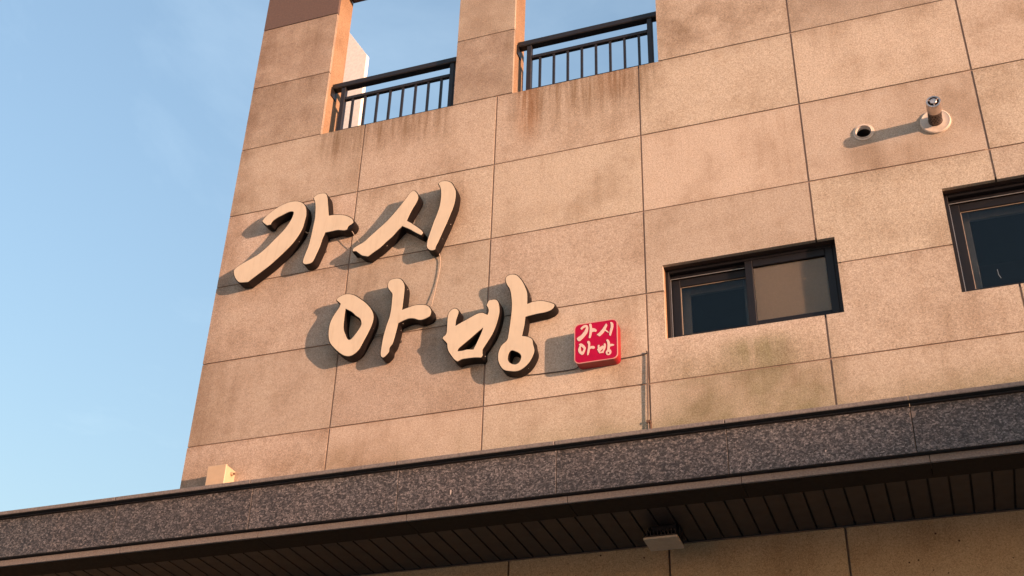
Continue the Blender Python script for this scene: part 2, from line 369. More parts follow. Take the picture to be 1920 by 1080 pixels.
for a, b in ux:
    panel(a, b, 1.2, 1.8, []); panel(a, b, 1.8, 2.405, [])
for a, b in ((-1.0 - J, 0.16), (0.16, 1.62), (1.62, 3.004), (3.004, 5.02), (5.02, 7.0)):
    panel(a, b, 2.405, ZTOP, HOLES, 'band', name='band_panel')
cp = MB().box(XL - 0.03, XR, -0.03, 0.24, ZTOP + 0.002, ZTOP + 0.05).build('parapet_coping', M['dark_granite'], B)
# linings of the terrace openings and window reveals
def lining(h, y1, parent, soffit='reveal'):
    x0, x1, z0, z1 = h; e = 0.018; y0 = 0.0275
    MB().box(x0 - e, x0 - 0.0008, y0, y1, z0, z1).build('reveal_panel', M['reveal'], parent)
    MB().box(x1 + 0.0008, x1 + e, y0, y1, z0, z1).build('reveal_panel', M['reveal'], parent)
    MB().box(x0, x1, y0, y1, z0 - e, z0 - 0.0008).build('sill_panel', M['reveal'], parent)
    MB().box(x0, x1, y0, y1, z1 + 0.0008, z1 + e).build('lintel_panel', M[soffit], parent)
for h in (OP1, OP2): lining(h, 0.216, core, 'band')
for h in (W1, W2): lining(h, 0.150, core, 'lintel')

# shell of the rooms and roof terrace behind the wall
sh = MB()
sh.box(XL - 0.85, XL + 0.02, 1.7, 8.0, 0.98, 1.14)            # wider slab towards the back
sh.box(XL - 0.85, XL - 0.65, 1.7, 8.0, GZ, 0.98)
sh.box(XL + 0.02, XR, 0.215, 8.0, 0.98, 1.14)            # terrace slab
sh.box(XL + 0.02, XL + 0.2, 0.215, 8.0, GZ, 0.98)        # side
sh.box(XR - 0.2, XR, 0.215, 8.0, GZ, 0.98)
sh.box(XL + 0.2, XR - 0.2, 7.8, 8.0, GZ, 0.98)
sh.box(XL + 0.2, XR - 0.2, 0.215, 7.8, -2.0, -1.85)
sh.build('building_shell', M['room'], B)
# white gable slab on the terrace, its broad side turned away from the evening sun
ang = math.radians(6); gx, gy = -1.175, 2.00; gc, gs = math.cos(ang), math.sin(ang)
prof = [(-0.60, 1.14), (0.0, 1.14), (0.0, 3.95), (-0.29, 4.42), (-0.60, 4.92)]      # along the slab, leftwards
def gp(u, v, z): return (gx + u * gc + v * gs, gy - u * gs + v * gc - 0.05, z)
prof = [(u / 1.0, z) for u, z in prof]; n = len(prof)
MB().add([gp(u, -0.0, z) for u, z in prof] + [gp(u, 0.05, z) for u, z in prof],
         [tuple(range(n)), tuple(range(2 * n - 1, n - 1, -1))] + [(i, (i + 1) % n, n + (i + 1) % n, n + i) for i in range(n)]).build('rooftop_wall', M['stucco'], B)

# windows
def bead(mb, x0, x1, z0, z1, y, r=0.0022):
    mb.box(x0 - r, x0 + r, y - 0.002, y, z0, z1)
    mb.box(x0 + r, x1, y - 0.002, y, z1 - r, z1 + r)
def frame(mb, x0, x1, z0, z1, y0, y1, w):
    mb.cbox(x0, x0 + w, y0, y1, z0, z1, 0.003); mb.cbox(x1 - w, x1, y0, y1, z0, z1, 0.003)
    mb.cbox(x0 + w, x1 - w, y0 + 0.0008, y1, z0, z0 + w, 0.003); mb.cbox(x0 + w, x1 - w, y0 + 0.0008, y1, z1 - w, z1, 0.003)
    return mb
def window(h, label, film):
    x0, x1, z0, z1 = h; xm = x0 + (x1 - x0) * 0.47
    w = bpy.data.objects.new('window', None); COL.objects.link(w); w.parent = B; w.empty_display_size = 0.1
    w.location = Vector((x0, 0.06, z0)) - base(B); w['label'] = label
    frame(MB(), x0 + 0.001, x1 - 0.001, z0 + 0.001, z1 - 0.001, 0.062, 0.145, 0.022).build('frame', M['alu'], w)
    MB().box(x0 + 0.023, x1 - 0.023, 0.098, 0.108, z1 - 0.048, z1 - 0.0235).build('head_track', M['alu'], w)
    s1 = frame(MB(), xm, x1 - 0.023, z0 + 0.023, z1 - 0.023, 0.066, 0.094, 0.046).build('sash', M['alu'], w)
    s2 = frame(MB(), x0 + 0.026, xm + 0.05, z0 + 0.023, z1 - 0.050, 0.108, 0.134, 0.052).build('sash', M['alu'], w)
    MB().box(xm + 0.046, x1 - 0.069, 0.079, 0.085, z0 + 0.069, z1 - 0.069).build('pane', M['glass'], w)
    MB().box(x0 + 0.078, xm - 0.002, 0.120, 0.126, z0 + 0.075, z1 - 0.102).build('pane', M['glass'], w)
    mb = MB(); bead(mb, x0 + 0.0245, xm - 0.004, z0 + 0.024, z1 - 0.0485, 0.098)
    mb.build('bead', M['gasket'], w)
    mb = MB(); bead(mb, x0 + 0.0795, xm - 0.004, z0 + 0.076, z1 - 0.1035, 0.1195, 0.0015)
    mb.build('bead', M['wire'], w)
    if film:
        MB().box(xm + 0.047, x1 - 0.070, 0.0865, 0.0905, z0 + 0.070, z1 - 0.070).build('blind', M['film'], w)
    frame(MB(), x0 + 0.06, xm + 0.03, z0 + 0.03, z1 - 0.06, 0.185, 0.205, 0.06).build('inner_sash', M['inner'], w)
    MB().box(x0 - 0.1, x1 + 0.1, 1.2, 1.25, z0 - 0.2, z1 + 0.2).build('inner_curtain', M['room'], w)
    return w
window(W1, 'small dark framed sliding window with a blind behind its right pane', True)
w2 = window(W2, 'larger dark framed sliding window cut off by the picture edge', False)

# railings
def railing(h, xa, posts, bal):
    x0, x1, z0, z1 = h; y = 0.10
    r = bpy.data.objects.new('railing', None); COL.objects.link(r); r.parent = B; r.empty_display_size = 0.1
    r.location = Vector((x0, y, z0)) - base(B)
    MB().cbox(x0 + 0.003, x1 - 0.003, y - 0.028, y + 0.028, 1.690, 1.738, 0.006).build('top_rail', M['rail'], r)
    MB().cbox(posts[0] + 0.018, posts[1] - 0.018, y - 0.014, y + 0.014, 1.568, 1.596, 0.003).build('middle_rail', M['rail'], r)
    MB().cbox(posts[0] + 0.018, posts[1] - 0.018, y - 0.014, y + 0.014, 1.262, 1.286, 0.003).build('bottom_rail', M['rail'], r)
    for p in posts: MB().cbox(p - 0.0175, p + 0.0175, y - 0.0175, y + 0.0175, z0 + 0.001, 1.690, 0.003).build('post', M['rail'], r)
    for b in bal: MB().box(b - 0.008, b + 0.008, y - 0.008, y + 0.008, 1.286, 1.568).build('baluster', M['rail'], r)
    mb = MB(); mb.box(x0 + 0.001, x0 + 0.008, y - 0.04, y + 0.04, 1.62, 1.70); mb.build('wall_bracket', M['rail'], r)
    return r
# a pale scratch on the larger window's glass
MB().tube([(3.932, 0.1192, -0.728), (3.933, 0.1192, -0.762), (3.942, 0.1192, -0.786)], 0.0014, 5).build('scratch', M['gasket'], w2)
railing(OP1, 0, (-0.265, 0.606), [-0.183 + 0.101 * k for k in range(8)])
railing(OP2, 0, (1.194, 2.067), [1.273 + 0.102 * k for k in range(8)])

# ------------------------------------------------------------ canopy and ground floor wall
CX0, CX1 = -4.0, 7.0
cn_ = bpy.data.objects.new('canopy', None); COL.objects.link(cn_); cn_.parent = B; cn_.location = Vector((0, -0.35, ZSOF)) - base(B); cn_.empty_display_size = 0.1
cn_['label'] = 'dark speckled granite canopy edge with slatted soffit'
MB().box(CX0, CX1, -0.652, -0.012, -2.110, -1.881).build('canopy_core', M['pointing'], cn_)
MB().box(CX0, CX1, -0.650, -0.012, -1.8808, -1.8695).build('canopy_core', M['black'], cn_)  # core blackened so the gap under the coping looks deep in shade
MB().box(CX0, XL + 0.02, 0.0, 3.0, -2.110, -1.872).build('canopy_core', M['pointing'], cn_)
MB().box(CX0, CX1, -0.0065, -0.0015, -2.1585, -2.1402).build('soffit_backing', M['black'], cn_)
MB().box(CX0, CX1, -0.4795, -0.002, -2.140, -2.1105).build('soffit_backing', M['black'], cn_)
fx = [-4.0 + 0.0, -3.463, -2.605, -1.748, -0.891, -0.036, 0.820, 1.677, 2.529, 3.377, 4.234, 5.091, 5.948, 6.805]
for a, b in zip(fx[:-1], fx[1:]):
    g2 = 0.0016; d = random.uniform(-0.0008, 0.0008)
    MB().cbox(a + g2, b - g2, -0.684 + d, -0.653, -2.115, -1.8830, 0.0015).build('fascia_panel', M['dark_granite'], cn_)
    MB().cbox(a + g2, b - g2, -0.722 + d, 0.018 if a < -1 else -0.004, -1.8690, -1.8465, 0.003).build('coping_slab', M['dark_granite_edge'], cn_)
    a2, b2 = a + 0.05, b + 0.05
    MB().box(a2 + g2, b2 - g2, -0.655 + d, -0.6405, -2.1550, -2.1215).build('edge_strip', M['dark_granite_edge'], cn_)
    MB().box(a2 + g2, b2 - g2, -0.6400, -0.480, -2.1575, -2.1215).build('soffit_border', M['border_granite'], cn_)
MB().box(CX0, 6.8, -0.7195, -0.6845, -1.8703, -1.8693).build('shade_strip', M['black'], cn_)  # black plate that paints in the shade under the coping overhang
MB().box(CX0, 6.8, -0.6830, -0.6560, -2.1168, -2.1158).build('shade_strip', M['black'], cn_)  # likewise, painted shade under the fascia's lower edge
sx = -3.95; PIT = 0.0940; off = 1.332 % PIT
x = -3.95 - (-3.95 % PIT) + off; first = None
while x < 6.9:
    if first is None:
        mb = MB()
        w0 = PIT - 0.010
        mb.box(0.005, 0.005 + w0, -0.479, -0.0075, -0.006, 0.0); first = mb.build('soffit_slat', M['slat'], cn_, loc=(0, 0, 0)); o = first
    else:
        o = first.copy(); COL.objects.link(o)
    o.parent = cn_; o.location = Vector((x, 0, ZSOF + 0.006)) - base(cn_)
    x += PIT
low = plate('lower_wall', [(CX0, XR, GZ + 0.01, ZSOF - 0.006)], [], 0.024, 0.20, M['sealant'], B)
lx = [-4.0, -3.26, -2.37, -1.48, -0.59, 0.30, 1.190, 2.074, 2.972, 3.87, 4.76, 5.65, 6.54, 7.0]
lz = [GZ + 0.01, -5.6, -4.7, -3.8, -2.9, ZSOF - 0.003]
for a, b in zip(lx[:-1], lx[1:]):
    for c, d in zip(lz[:-1], lz[1:]): panel(a, b, c, d, [], 'granite_low', low, name='stone_panel', j=0.005)

# ------------------------------------------------------------ sign letters
LET = [
 [[(-0.677,0.437,1),(-0.657,0.470,0),(-0.622,0.502,0),(-0.575,0.533,0),(-0.527,0.553,0),(-0.477,0.564,0),(-0.426,0.561,0),(-0.388,0.546,0),(-0.355,0.519,0),(-0.334,0.478,0),(-0.325,0.421,0),(-0.330,0.367,0),(-0.339,0.310,0),(-0.363,0.253,0),(-0.398,0.198,0),(-0.441,0.150,0),(-0.497,0.096,0),(-0.554,0.046,0),(-0.625,-0.004,0),(-0.676,-0.039,0),(-0.705,-0.060,1),(-0.767,-0.051,0),(-0.796,-0.028,0),(-0.820,0.007,0),(-0.834,0.048,0),(-0.832,0.070,0),(-0.809,0.092,0),(-0.766,0.115,0),(-0.712,0.138,0),(-0.658,0.166,0),(-0.607,0.206,0),(-0.563,0.252,0),(-0.519,0.297,0),(-0.482,0.340,0),(-0.453,0.389,0),(-0.438,0.429,0),(-0.435,0.459,0),(-0.446,0.469,0),(-0.475,0.469,0),(-0.520,0.453,0),(-0.561,0.436,0),(-0.586,0.417,0),(-0.598,0.391,1),(-0.627,0.389,1),(-0.656,0.414,0)]],
 [[(-0.295,0.555,1),(-0.277,0.576,0),(-0.247,0.585,0),(-0.213,0.582,0),(-0.193,0.570,0),(-0.179,0.539,0),(-0.168,0.484,0),(-0.158,0.427,0),(-0.149,0.379,1),(-0.111,0.378,0),(-0.061,0.367,0),(-0.017,0.349,0),(0.022,0.322,0),(0.041,0.299,0),(0.048,0.271,0),(0.037,0.240,0),(0.012,0.224,0),(-0.021,0.221,0),(-0.071,0.234,0),(-0.119,0.233,0),(-0.160,0.233,1),(-0.174,0.188,0),(-0.185,0.131,0),(-0.205,0.069,0),(-0.223,0.020,0),(-0.247,0.001,0),(-0.284,0.001,0),(-0.304,0.017,0),(-0.308,0.041,0),(-0.298,0.088,0),(-0.282,0.150,0),(-0.273,0.222,0),(-0.267,0.301,0),(-0.262,0.368,0),(-0.266,0.444,0),(-0.276,0.508,0),(-0.286,0.534,0)]],
 [[(0.464,0.450,0),(0.486,0.436,0),(0.503,0.406,0),(0.507,0.372,0),(0.494,0.335,0),(0.473,0.295,0),(0.453,0.248,0),(0.440,0.209,1),(0.476,0.181,0),(0.516,0.145,0),(0.550,0.111,0),(0.565,0.086,1),(0.549,0.062,1),(0.509,0.090,0),(0.459,0.130,0),(0.406,0.165,1),(0.380,0.141,0),(0.346,0.101,0),(0.302,0.063,0),(0.263,0.027,0),(0.218,-0.002,0),(0.178,-0.029,1),(0.134,-0.012,0),(0.110,0.008,0),(0.084,0.032,1),(0.059,0.036,1),(0.056,0.054,0),(0.067,0.070,0),(0.102,0.089,0),(0.133,0.103,0),(0.177,0.142,0),(0.232,0.190,0),(0.286,0.238,0),(0.335,0.294,0),(0.383,0.357,0),(0.416,0.404,0),(0.438,0.439,0)]],
 [[(0.637,0.465,1),(0.652,0.480,0),(0.680,0.483,0),(0.714,0.472,0),(0.741,0.449,0),(0.763,0.409,0),(0.775,0.370,0),(0.776,0.322,0),(0.768,0.260,0),(0.750,0.200,0),(0.727,0.130,0),(0.703,0.066,0),(0.680,0.003,0),(0.661,-0.043,0),(0.657,-0.063,0),(0.641,-0.072,0),(0.619,-0.068,0),(0.597,-0.048,0),(0.588,-0.022,0),(0.593,0.027,0),(0.608,0.092,0),(0.625,0.158,0),(0.644,0.217,0),(0.659,0.284,0),(0.663,0.347,0),(0.660,0.399,0),(0.652,0.434,0)]],
 [[(-0.018,-0.328,1),(-0.013,-0.309,0),(0.011,-0.295,0),(0.046,-0.287,0),(0.082,-0.293,0),(0.120,-0.312,0),(0.164,-0.347,0),(0.208,-0.388,0),(0.242,-0.431,0),(0.262,-0.472,0),(0.268,-0.515,0),(0.260,-0.561,0),(0.240,-0.615,0),(0.216,-0.668,0),(0.192,-0.720,0),(0.161,-0.751,0),(0.128,-0.765,0),(0.093,-0.758,0),(0.056,-0.734,0),(0.011,-0.691,0),(-0.027,-0.643,0),(-0.044,-0.593,0),(-0.049,-0.539,0),(-0.045,-0.492,0),(-0.032,-0.452,0),(-0.011,-0.413,0),(0.008,-0.381,0),(0.014,-0.360,1),(-0.001,-0.344,0)],
  [(0.060,-0.407,1),(0.103,-0.436,0),(0.137,-0.471,0),(0.167,-0.497,0),(0.179,-0.526,0),(0.180,-0.547,0),(0.163,-0.581,0),(0.137,-0.618,0),(0.117,-0.638,0),(0.099,-0.630,0),(0.080,-0.593,0),(0.063,-0.548,0),(0.059,-0.473,0)]],
 [[(0.338,-0.280,0),(0.342,-0.252,0),(0.360,-0.235,0),(0.398,-0.232,0),(0.431,-0.244,0),(0.454,-0.274,0),(0.465,-0.310,0),(0.466,-0.367,0),(0.464,-0.429,0),(0.462,-0.477,1),(0.501,-0.468,0),(0.546,-0.460,0),(0.598,-0.466,0),(0.633,-0.480,0),(0.654,-0.504,0),(0.662,-0.532,0),(0.655,-0.562,0),(0.634,-0.575,0),(0.601,-0.584,0),(0.575,-0.581,0),(0.543,-0.565,0),(0.509,-0.560,0),(0.469,-0.569,0),(0.443,-0.580,1),(0.437,-0.621,0),(0.428,-0.673,0),(0.417,-0.719,0),(0.400,-0.746,0),(0.397,-0.776,0),(0.376,-0.802,0),(0.358,-0.814,1),(0.340,-0.802,0),(0.333,-0.771,0),(0.335,-0.730,0),(0.341,-0.659,0),(0.356,-0.576,0),(0.371,-0.518,0),(0.377,-0.457,0),(0.377,-0.395,0),(0.376,-0.354,0),(0.360,-0.329,0),(0.343,-0.303,0)]],
 [[(0.767,-0.636,0),(0.767,-0.590,0),(0.775,-0.558,0),(0.795,-0.537,0),(0.818,-0.533,0),(0.838,-0.545,0),(0.846,-0.565,0),(0.841,-0.593,0),(0.833,-0.622,0),(0.831,-0.657,1),(0.862,-0.642,0),(0.894,-0.628,0),(0.931,-0.611,0),(0.967,-0.597,0),(1.000,-0.596,0),(1.031,-0.614,1),(1.035,-0.596,0),(1.032,-0.578,0),(1.019,-0.553,1),(1.027,-0.531,0),(1.036,-0.514,1),(1.075,-0.514,0),(1.097,-0.528,0),(1.109,-0.559,0),(1.114,-0.611,0),(1.106,-0.665,0),(1.092,-0.718,0),(1.071,-0.769,0),(1.041,-0.819,0),(1.016,-0.859,1),(1.016,-0.881,0),(1.018,-0.901,0),(1.006,-0.918,1),(0.963,-0.911,0),(0.918,-0.909,0),(0.881,-0.910,0),(0.854,-0.921,1),(0.830,-0.902,0),(0.807,-0.869,0),(0.788,-0.838,0),(0.779,-0.810,0),(0.774,-0.781,0),(0.759,-0.761,0),(0.742,-0.741,1),(0.747,-0.724,0),(0.761,-0.714,0),(0.767,-0.697,0),(0.767,-0.667,0)],
  [(1.006,-0.711,1),(0.993,-0.751,0),(0.972,-0.802,0),(0.951,-0.847,1),(0.914,-0.841,0),(0.882,-0.844,0),(0.854,-0.843,1),(0.858,-0.828,0),(0.894,-0.799,0),(0.934,-0.768,0),(0.974,-0.735,0)]],
 [[(1.137,-0.391,0),(1.143,-0.366,0),(1.163,-0.354,0),(1.190,-0.354,0),(1.220,-0.369,0),(1.252,-0.413,0),(1.276,-0.467,0),(1.289,-0.514,0),(1.291,-0.584,1),(1.321,-0.577,0),(1.374,-0.578,0),(1.426,-0.598,0),(1.462,-0.619,1),(1.461,-0.640,0),(1.440,-0.662,0),(1.401,-0.673,0),(1.349,-0.675,0),(1.281,-0.682,1),(1.276,-0.738,0),(1.264,-0.804,1),(1.300,-0.817,0),(1.327,-0.839,0),(1.334,-0.875,0),(1.343,-0.919,0),(1.332,-0.959,0),(1.311,-0.997,0),(1.280,-1.027,0),(1.242,-1.045,0),(1.203,-1.042,0),(1.151,-1.024,0),(1.121,-0.984,0),(1.108,-0.937,0),(1.111,-0.888,0),(1.129,-0.848,0),(1.161,-0.818,0),(1.169,-0.777,0),(1.178,-0.692,0),(1.184,-0.605,0),(1.180,-0.531,0),(1.169,-0.469,0),(1.148,-0.427,0)],
  [(1.199,-0.899,0),(1.222,-0.910,0),(1.245,-0.927,0),(1.255,-0.950,0),(1.246,-0.980,0),(1.224,-0.992,0),(1.198,-0.983,0),(1.180,-0.962,0),(1.177,-0.934,0),(1.185,-0.907,0)]],

]
FACE1 = [(-0.295,0.555,1),(-0.277,0.576,0),(-0.247,0.585,0),(-0.213,0.582,0),(-0.192,0.570,0),(-0.179,0.539,0),(-0.168,0.484,0),(-0.158,0.427,0),(-0.149,0.379,1),(-0.111,0.377,0),(-0.061,0.367,0),(-0.017,0.349,0),(0.022,0.322,0),(0.040,0.300,0),(0.045,0.275,1),(0.029,0.262,0),(0.009,0.250,0),(0.004,0.227,1),(-0.021,0.221,0),(-0.071,0.234,0),(-0.119,0.233,0),(-0.160,0.233,1),(-0.174,0.188,0),(-0.185,0.131,0),(-0.205,0.069,0),(-0.223,0.020,0),(-0.247,0.001,0),(-0.284,0.001,0),(-0.304,0.017,0),(-0.308,0.041,0),(-0.298,0.088,0),(-0.282,0.150,0),(-0.273,0.222,0),(-0.267,0.301,0),(-0.262,0.368,0),(-0.266,0.444,0),(-0.276,0.508,0),(-0.286,0.534,0)]
def smooth(L, k=5):
    """Catmull-Rom through the points, broken at the marked corners"""
    n = len(L); out = []
    P = [Vector((a, b)) for a, b, c in L]
    for i in range(n):
        p1, p2 = P[i], P[(i + 1) % n]
        p0 = P[i - 1] if not L[i][2] else p1 - (p2 - p1) * 0.3
        p3 = P[(i + 2) % n] if not L[(i + 1) % n][2] else p2 + (p2 - p1) * 0.3
        for j in range(k):
            t = j / k
            out.append(0.5 * ((2 * p1) + (p2 - p0) * t + (2 * p0 - 5 * p1 + 4 * p2 - p3) * t * t + (3 * p1 - p0 - 3 * p2 + p3) * t ** 3))
    return out
def area(P): return sum(P[i - 1].x * P[i].y - P[i].x * P[i - 1].y for i in range(len(P))) / 2
def inset(P, d):
    n = len(P); s = 1 if area(P) > 0 else -1; out = []
    for i in range(n):
        e1 = (P[i] - P[i - 1]); e2 = (P[(i + 1) % n] - P[i])
        if e1.length < 1e-7 or e2.length < 1e-7: out.append(P[i]); continue
        e1.normalize(); e2.normalize()
        nn = Vector((-e1.y - e2.y, e1.x + e2.x)) * s
        if nn.length < 1e-5: out.append(P[i]); continue
        nn.normalize(); c = max(0.55, nn.dot(Vector((-e2.y, e2.x)) * s))
        out.append(P[i] + nn * (d / c))
    return out
def slab(name, loops, y0, y1, mat, parent, bevel=0.0):
    """filled outline (with holes) standing in the wall plane, between y0 (front) and y1"""
    cu = bpy.data.curves.new(name, 'CURVE'); cu.dimensions = '2D'; cu.fill_mode = 'BOTH'
    o0 = base(parent)
    for P in loops:
        sp = cu.splines.new('POLY'); sp.points.add(len(P) - 1); sp.use_cyclic_u = True
        for q, p in zip(sp.points, P): q.co = (p.x - o0.x, p.y - o0.z, 0, 1)
    cu.extrude = (y1 - y0) / 2 - bevel; cu.bevel_depth = bevel; cu.bevel_resolution = 1; cu.offset = -bevel
    tmp = bpy.data.objects.new(name + '_tmp', cu); COL.objects.link(tmp)
    dg = bpy.context.evaluated_depsgraph_get(); dg.update()
    me = bpy.data.meshes.new_from_object(tmp.evaluated_get(dg)); me.name = name
    bpy.data.objects.remove(tmp); bpy.data.curves.remove(cu)
    me.materials.clear()
    from mathutils import Matrix
    me.transform(Matrix.Translation((0, (y0 + y1) / 2 - o0.y, 0)) @ Matrix.Rotation(math.pi / 2, 4, 'X'))
    return link(name, me, mat, parent)
LAB = ['cream hooked stroke at the far left of the upper row of sign letters',
       'cream upright letter stroke with a broken right arm, in the upper row',
       'cream forked slanting letter stroke in the upper row, left of the plain curved stroke',
       'cream plain curved upright stroke at the right end of the upper sign row',
       'cream ring shaped letter with a pointed hole at the left of the lower row',
       'cream upright letter stroke with a right arm, between the ring letter and the bucket letter',
       'cream bucket shaped letter with a wedge hole in the lower row',
       'cream tall letter with right arm and small round hole, nearest the red sign']
FY = -0.080
SM = [[smooth(L) for L in loops] for loops in LET]
for k, loops in enumerate(SM):
    xs = [p.x for p in loops[0]]; zs = [p.y for p in loops[0]]
    t = thing('sign_letter', ((min(xs) + max(xs)) / 2, 0.0, min(zs)), LAB[k], 'sign letter', 'raised letters of the wall sign')
    slab('side_return', loops, FY + 0.003, -0.006, M['letter_side'], t)
    fl = [inset(P, 0.0055) if i == 0 else inset(P, -0.0035) for i, P in enumerate(loops)]
    if k == 1: fl = [inset(smooth(FACE1), 0.0055)]      # its face is broken away at the end of the arm
    slab('face', fl, FY, FY + 0.0028, M['letter'], t)
    mb = MB()
    for q in (loops[0][len(loops[0]) // 5], loops[0][len(loops[0]) * 3 // 5]):
        cx, cz = (q.x + t.location.x) / 2, q.y
        mb.lathe((q.x * 0.85 + t.location.x * 0.15, 0.0, q.y * 0.9 + (t.location.z + 0.3) * 0.1), [(0.0, 0.0), (0.006, 0.0), (0.006, 0.008), (0.0, 0.008)], 8)
    mb.build('stud', M['steel'], t)
    mb = MB()                                # chipped spots along the returns
    for c in range({3: 7, 5: 9, 7: 4}.get(k, 3)):
        i = random.randrange(len(loops[0])); p = loops[0][i]; s = random.uniform(0.0012, 0.003)
        yy = random.uniform(FY + 0.006, -0.03)
        mb.lathe((p.x, yy, p.y), [(0.0, -s), (s, 0.0), (0.0, s)], 5)
    mb.build('chip', M['chip'], t)

slab('stone_panel', [[Vector(p) for p in ((3.004 + JV, J), (4.015 - JV, J), (4.015 - JV, 0.6 - J), (3.004 + JV, 0.6 - J))],
                     [Vector((VENT[0] + 0.0445 * math.cos(a * math.pi / 20), VENT[1] + 0.0445 * math.sin(a * math.pi / 20))) for a in range(40)]], 0.0, 0.026, M['granite'], core)

# red square sign with the same words
def rrect(x0, x1, z0, z1, r, n=6):
    out = []
    for cx, cz, a0 in ((x1 - r, z1 - r, 0), (x0 + r, z1 - r, 90), (x0 + r, z0 + r, 180), (x1 - r, z0 + r, 270)):
        for k in range(n + 1):
            a = math.radians(a0 + 90 * k / n); out.append(Vector((cx + r * math.cos(a), cz + r * math.sin(a))))
    return out
RX0, RX1, RZ0, RZ1 = 1.583, 1.842, -1.052, -0.789
t = thing('red_sign', ((RX0 + RX1) / 2, 0.0, RZ0), 'square crimson sign box with pale lettering, right of the cream letters', 'sign')
slab('side_return', [rrect(RX0 + 0.002, RX1 - 0.002, RZ0 + 0.002, RZ1 - 0.002, 0.030)], FY + 0.006, -0.003, M['red_side'], t)
slab('rim', [rrect(RX0, RX1, RZ0, RZ1, 0.032), rrect(RX0 + 0.0045, RX1 - 0.0045, RZ0 + 0.0045, RZ1 - 0.0045, 0.028)], FY - 0.0005, FY + 0.0058, M['pink'], t)
slab('face', [rrect(RX0 + 0.0048, RX1 - 0.0048, RZ0 + 0.0048, RZ1 - 0.0048, 0.0275)], FY + 0.0005, FY + 0.0055, M['red'], t)
slab('back_plate', [rrect(RX0 + 0.004, RX1 - 0.004, RZ0 + 0.004, RZ1 - 0.004, 0.03)], -0.0028, -0.0004, M['pink'], t)
for (i, j), (x0, x1, z0, z1) in (((0, 1), (1.599, 1.718, -0.904, -0.797)), ((2, 3), (1.719, 1.819, -0.899, -0.808)), ((4, 5), (1.607, 1.706, -1.006, -0.912)), ((6, 7), (1.720, 1.821, -1.025, -0.920))):
    P = [p for k in (i, j) for p in SM[k][0]]
    a0, a1 = min(p.x for p in P), max(p.x for p in P); b0, b1 = min(p.y for p in P), max(p.y for p in P)
    f = lambda p: Vector((x0 + (p.x - a0) / (a1 - a0) * (x1 - x0), z0 + (p.y - b0) / (b1 - b0) * (z1 - z0)))
    for k in (i, j):
        slab('lettering', [[f(p) for p in L[::2]] for L in SM[k]], FY - 0.0012, FY + 0.0004, M['white_print'], t)

# ------------------------------------------------------------ wires
def wire(name, path, r, mat, label, sub=6):
    P = [Vector(p) for p in path]; out = []
    for i in range(len(P) - 1):
        p0 = P[max(i - 1, 0)]; p1 = P[i]; p2 = P[i + 1]; p3 = P[min(i + 2, len(P) - 1)]
        for j in range(sub):
            t = j / sub
            out.append(0.5 * ((2 * p1) + (p2 - p0) * t + (2 * p0 - 5 * p1 + 4 * p2 - p3) * t * t + (3 * p1 - p0 - 3 * p2 + p3) * t ** 3))
    out.append(P[-1])
    return tag(MB().tube(out, r, 8).build(name, M[mat], None, loc=path[0]), label, 'wire', 'wires of the sign')
wire('wire', [(0.640, -0.045, -0.020), (0.660, -0.014, -0.072), (0.665, -0.010, -0.155), (0.648, -0.010, -0.293), (0.630, -0.022, -0.455)], 0.0026, 'wire', 'pale wire hanging from the upper row of letters to the lower row')
wire('wire', [(0.610, -0.030, -0.500), (0.652, -0.010, -0.520), (0.690, -0.010, -0.545), (0.735, -0.020, -0.585)], 0.0026, 'wire', 'thin wire joining the armed letter and the bucket letter of the lower row')
wire('wire', [(1.215, -0.030, -1.010), (1.266, -0.006, -1.033), (1.40, -0.005, -1.040), (1.561, -0.006, -1.040), (1.60, -0.02, -1.020)], 0.0032, 'darkwire', 'dark wire along the wall between the last letter and the red sign')
wire('wire', [(1.815, -0.02, -1.018), (1.845, -0.005, -1.016), (1.981, -0.006, -1.009), (1.992, -0.010, -0.996), (1.998, -0.012, -1.012), (1.997, -0.010, -1.06), (1.988, -0.010, -1.43)], 0.0036, 'darkwire', 'dark wire from the red sign to the wall joint on its right')
wire('wire', [(0.005, -0.055, 0.250), (0.027, -0.050, 0.222), (0.050, -0.046, 0.180), (0.088, -0.040, 0.122)], 0.0022, 'wire', 'thin wire from the broken letter arm to the forked stroke')
wire('wire', [(-0.365, -0.030, 0.315), (-0.344, -0.038, 0.311), (-0.320, -0.040, 0.292), (-0.285, -0.040, 0.288)], 0.0026, 'wire', 'thin wire between the hooked stroke and the broken armed stroke')
wire('wire', [(0.26, -0.030, -0.60), (0.285, -0.030, -0.606), (0.33, -0.030, -0.604), (0.37, -0.030, -0.604)], 0.0030, 'darkwire', 'dark wire between the ring letter and the armed letter of the lower row')
wire('wire', [(0.985, -0.030, -0.70), (1.01, -0.030, -0.712), (1.04, -0.03, -0.712), (1.075, -0.030, -0.700)], 0.0030, 'darkwire', 'dark wire between the bucket letter and the tall letter')
t = thing('wall_conduit', (1.99, 0.0, -1.56), 'thin pale conduit with a rusty clip running down the joint above the canopy', 'conduit')
MB().tube([(1.998, -0.010, -1.018), (1.990, -0.010, -1.20), (1.988, -0.010, -1.44), (1.989, -0.010, -1.8)], 0.0036, 10).build('tube', M['conduit'], t)
MB().box(1.980, 2.002, -0.016, 0.004, -1.450, -1.434).build('clip', M['rustclip'], t)
MB().tube([(2.001, -0.006, -1.452), (2.001, -0.006, -1.8)], 0.0045, 8).build('tube', M['rustclip'], t)

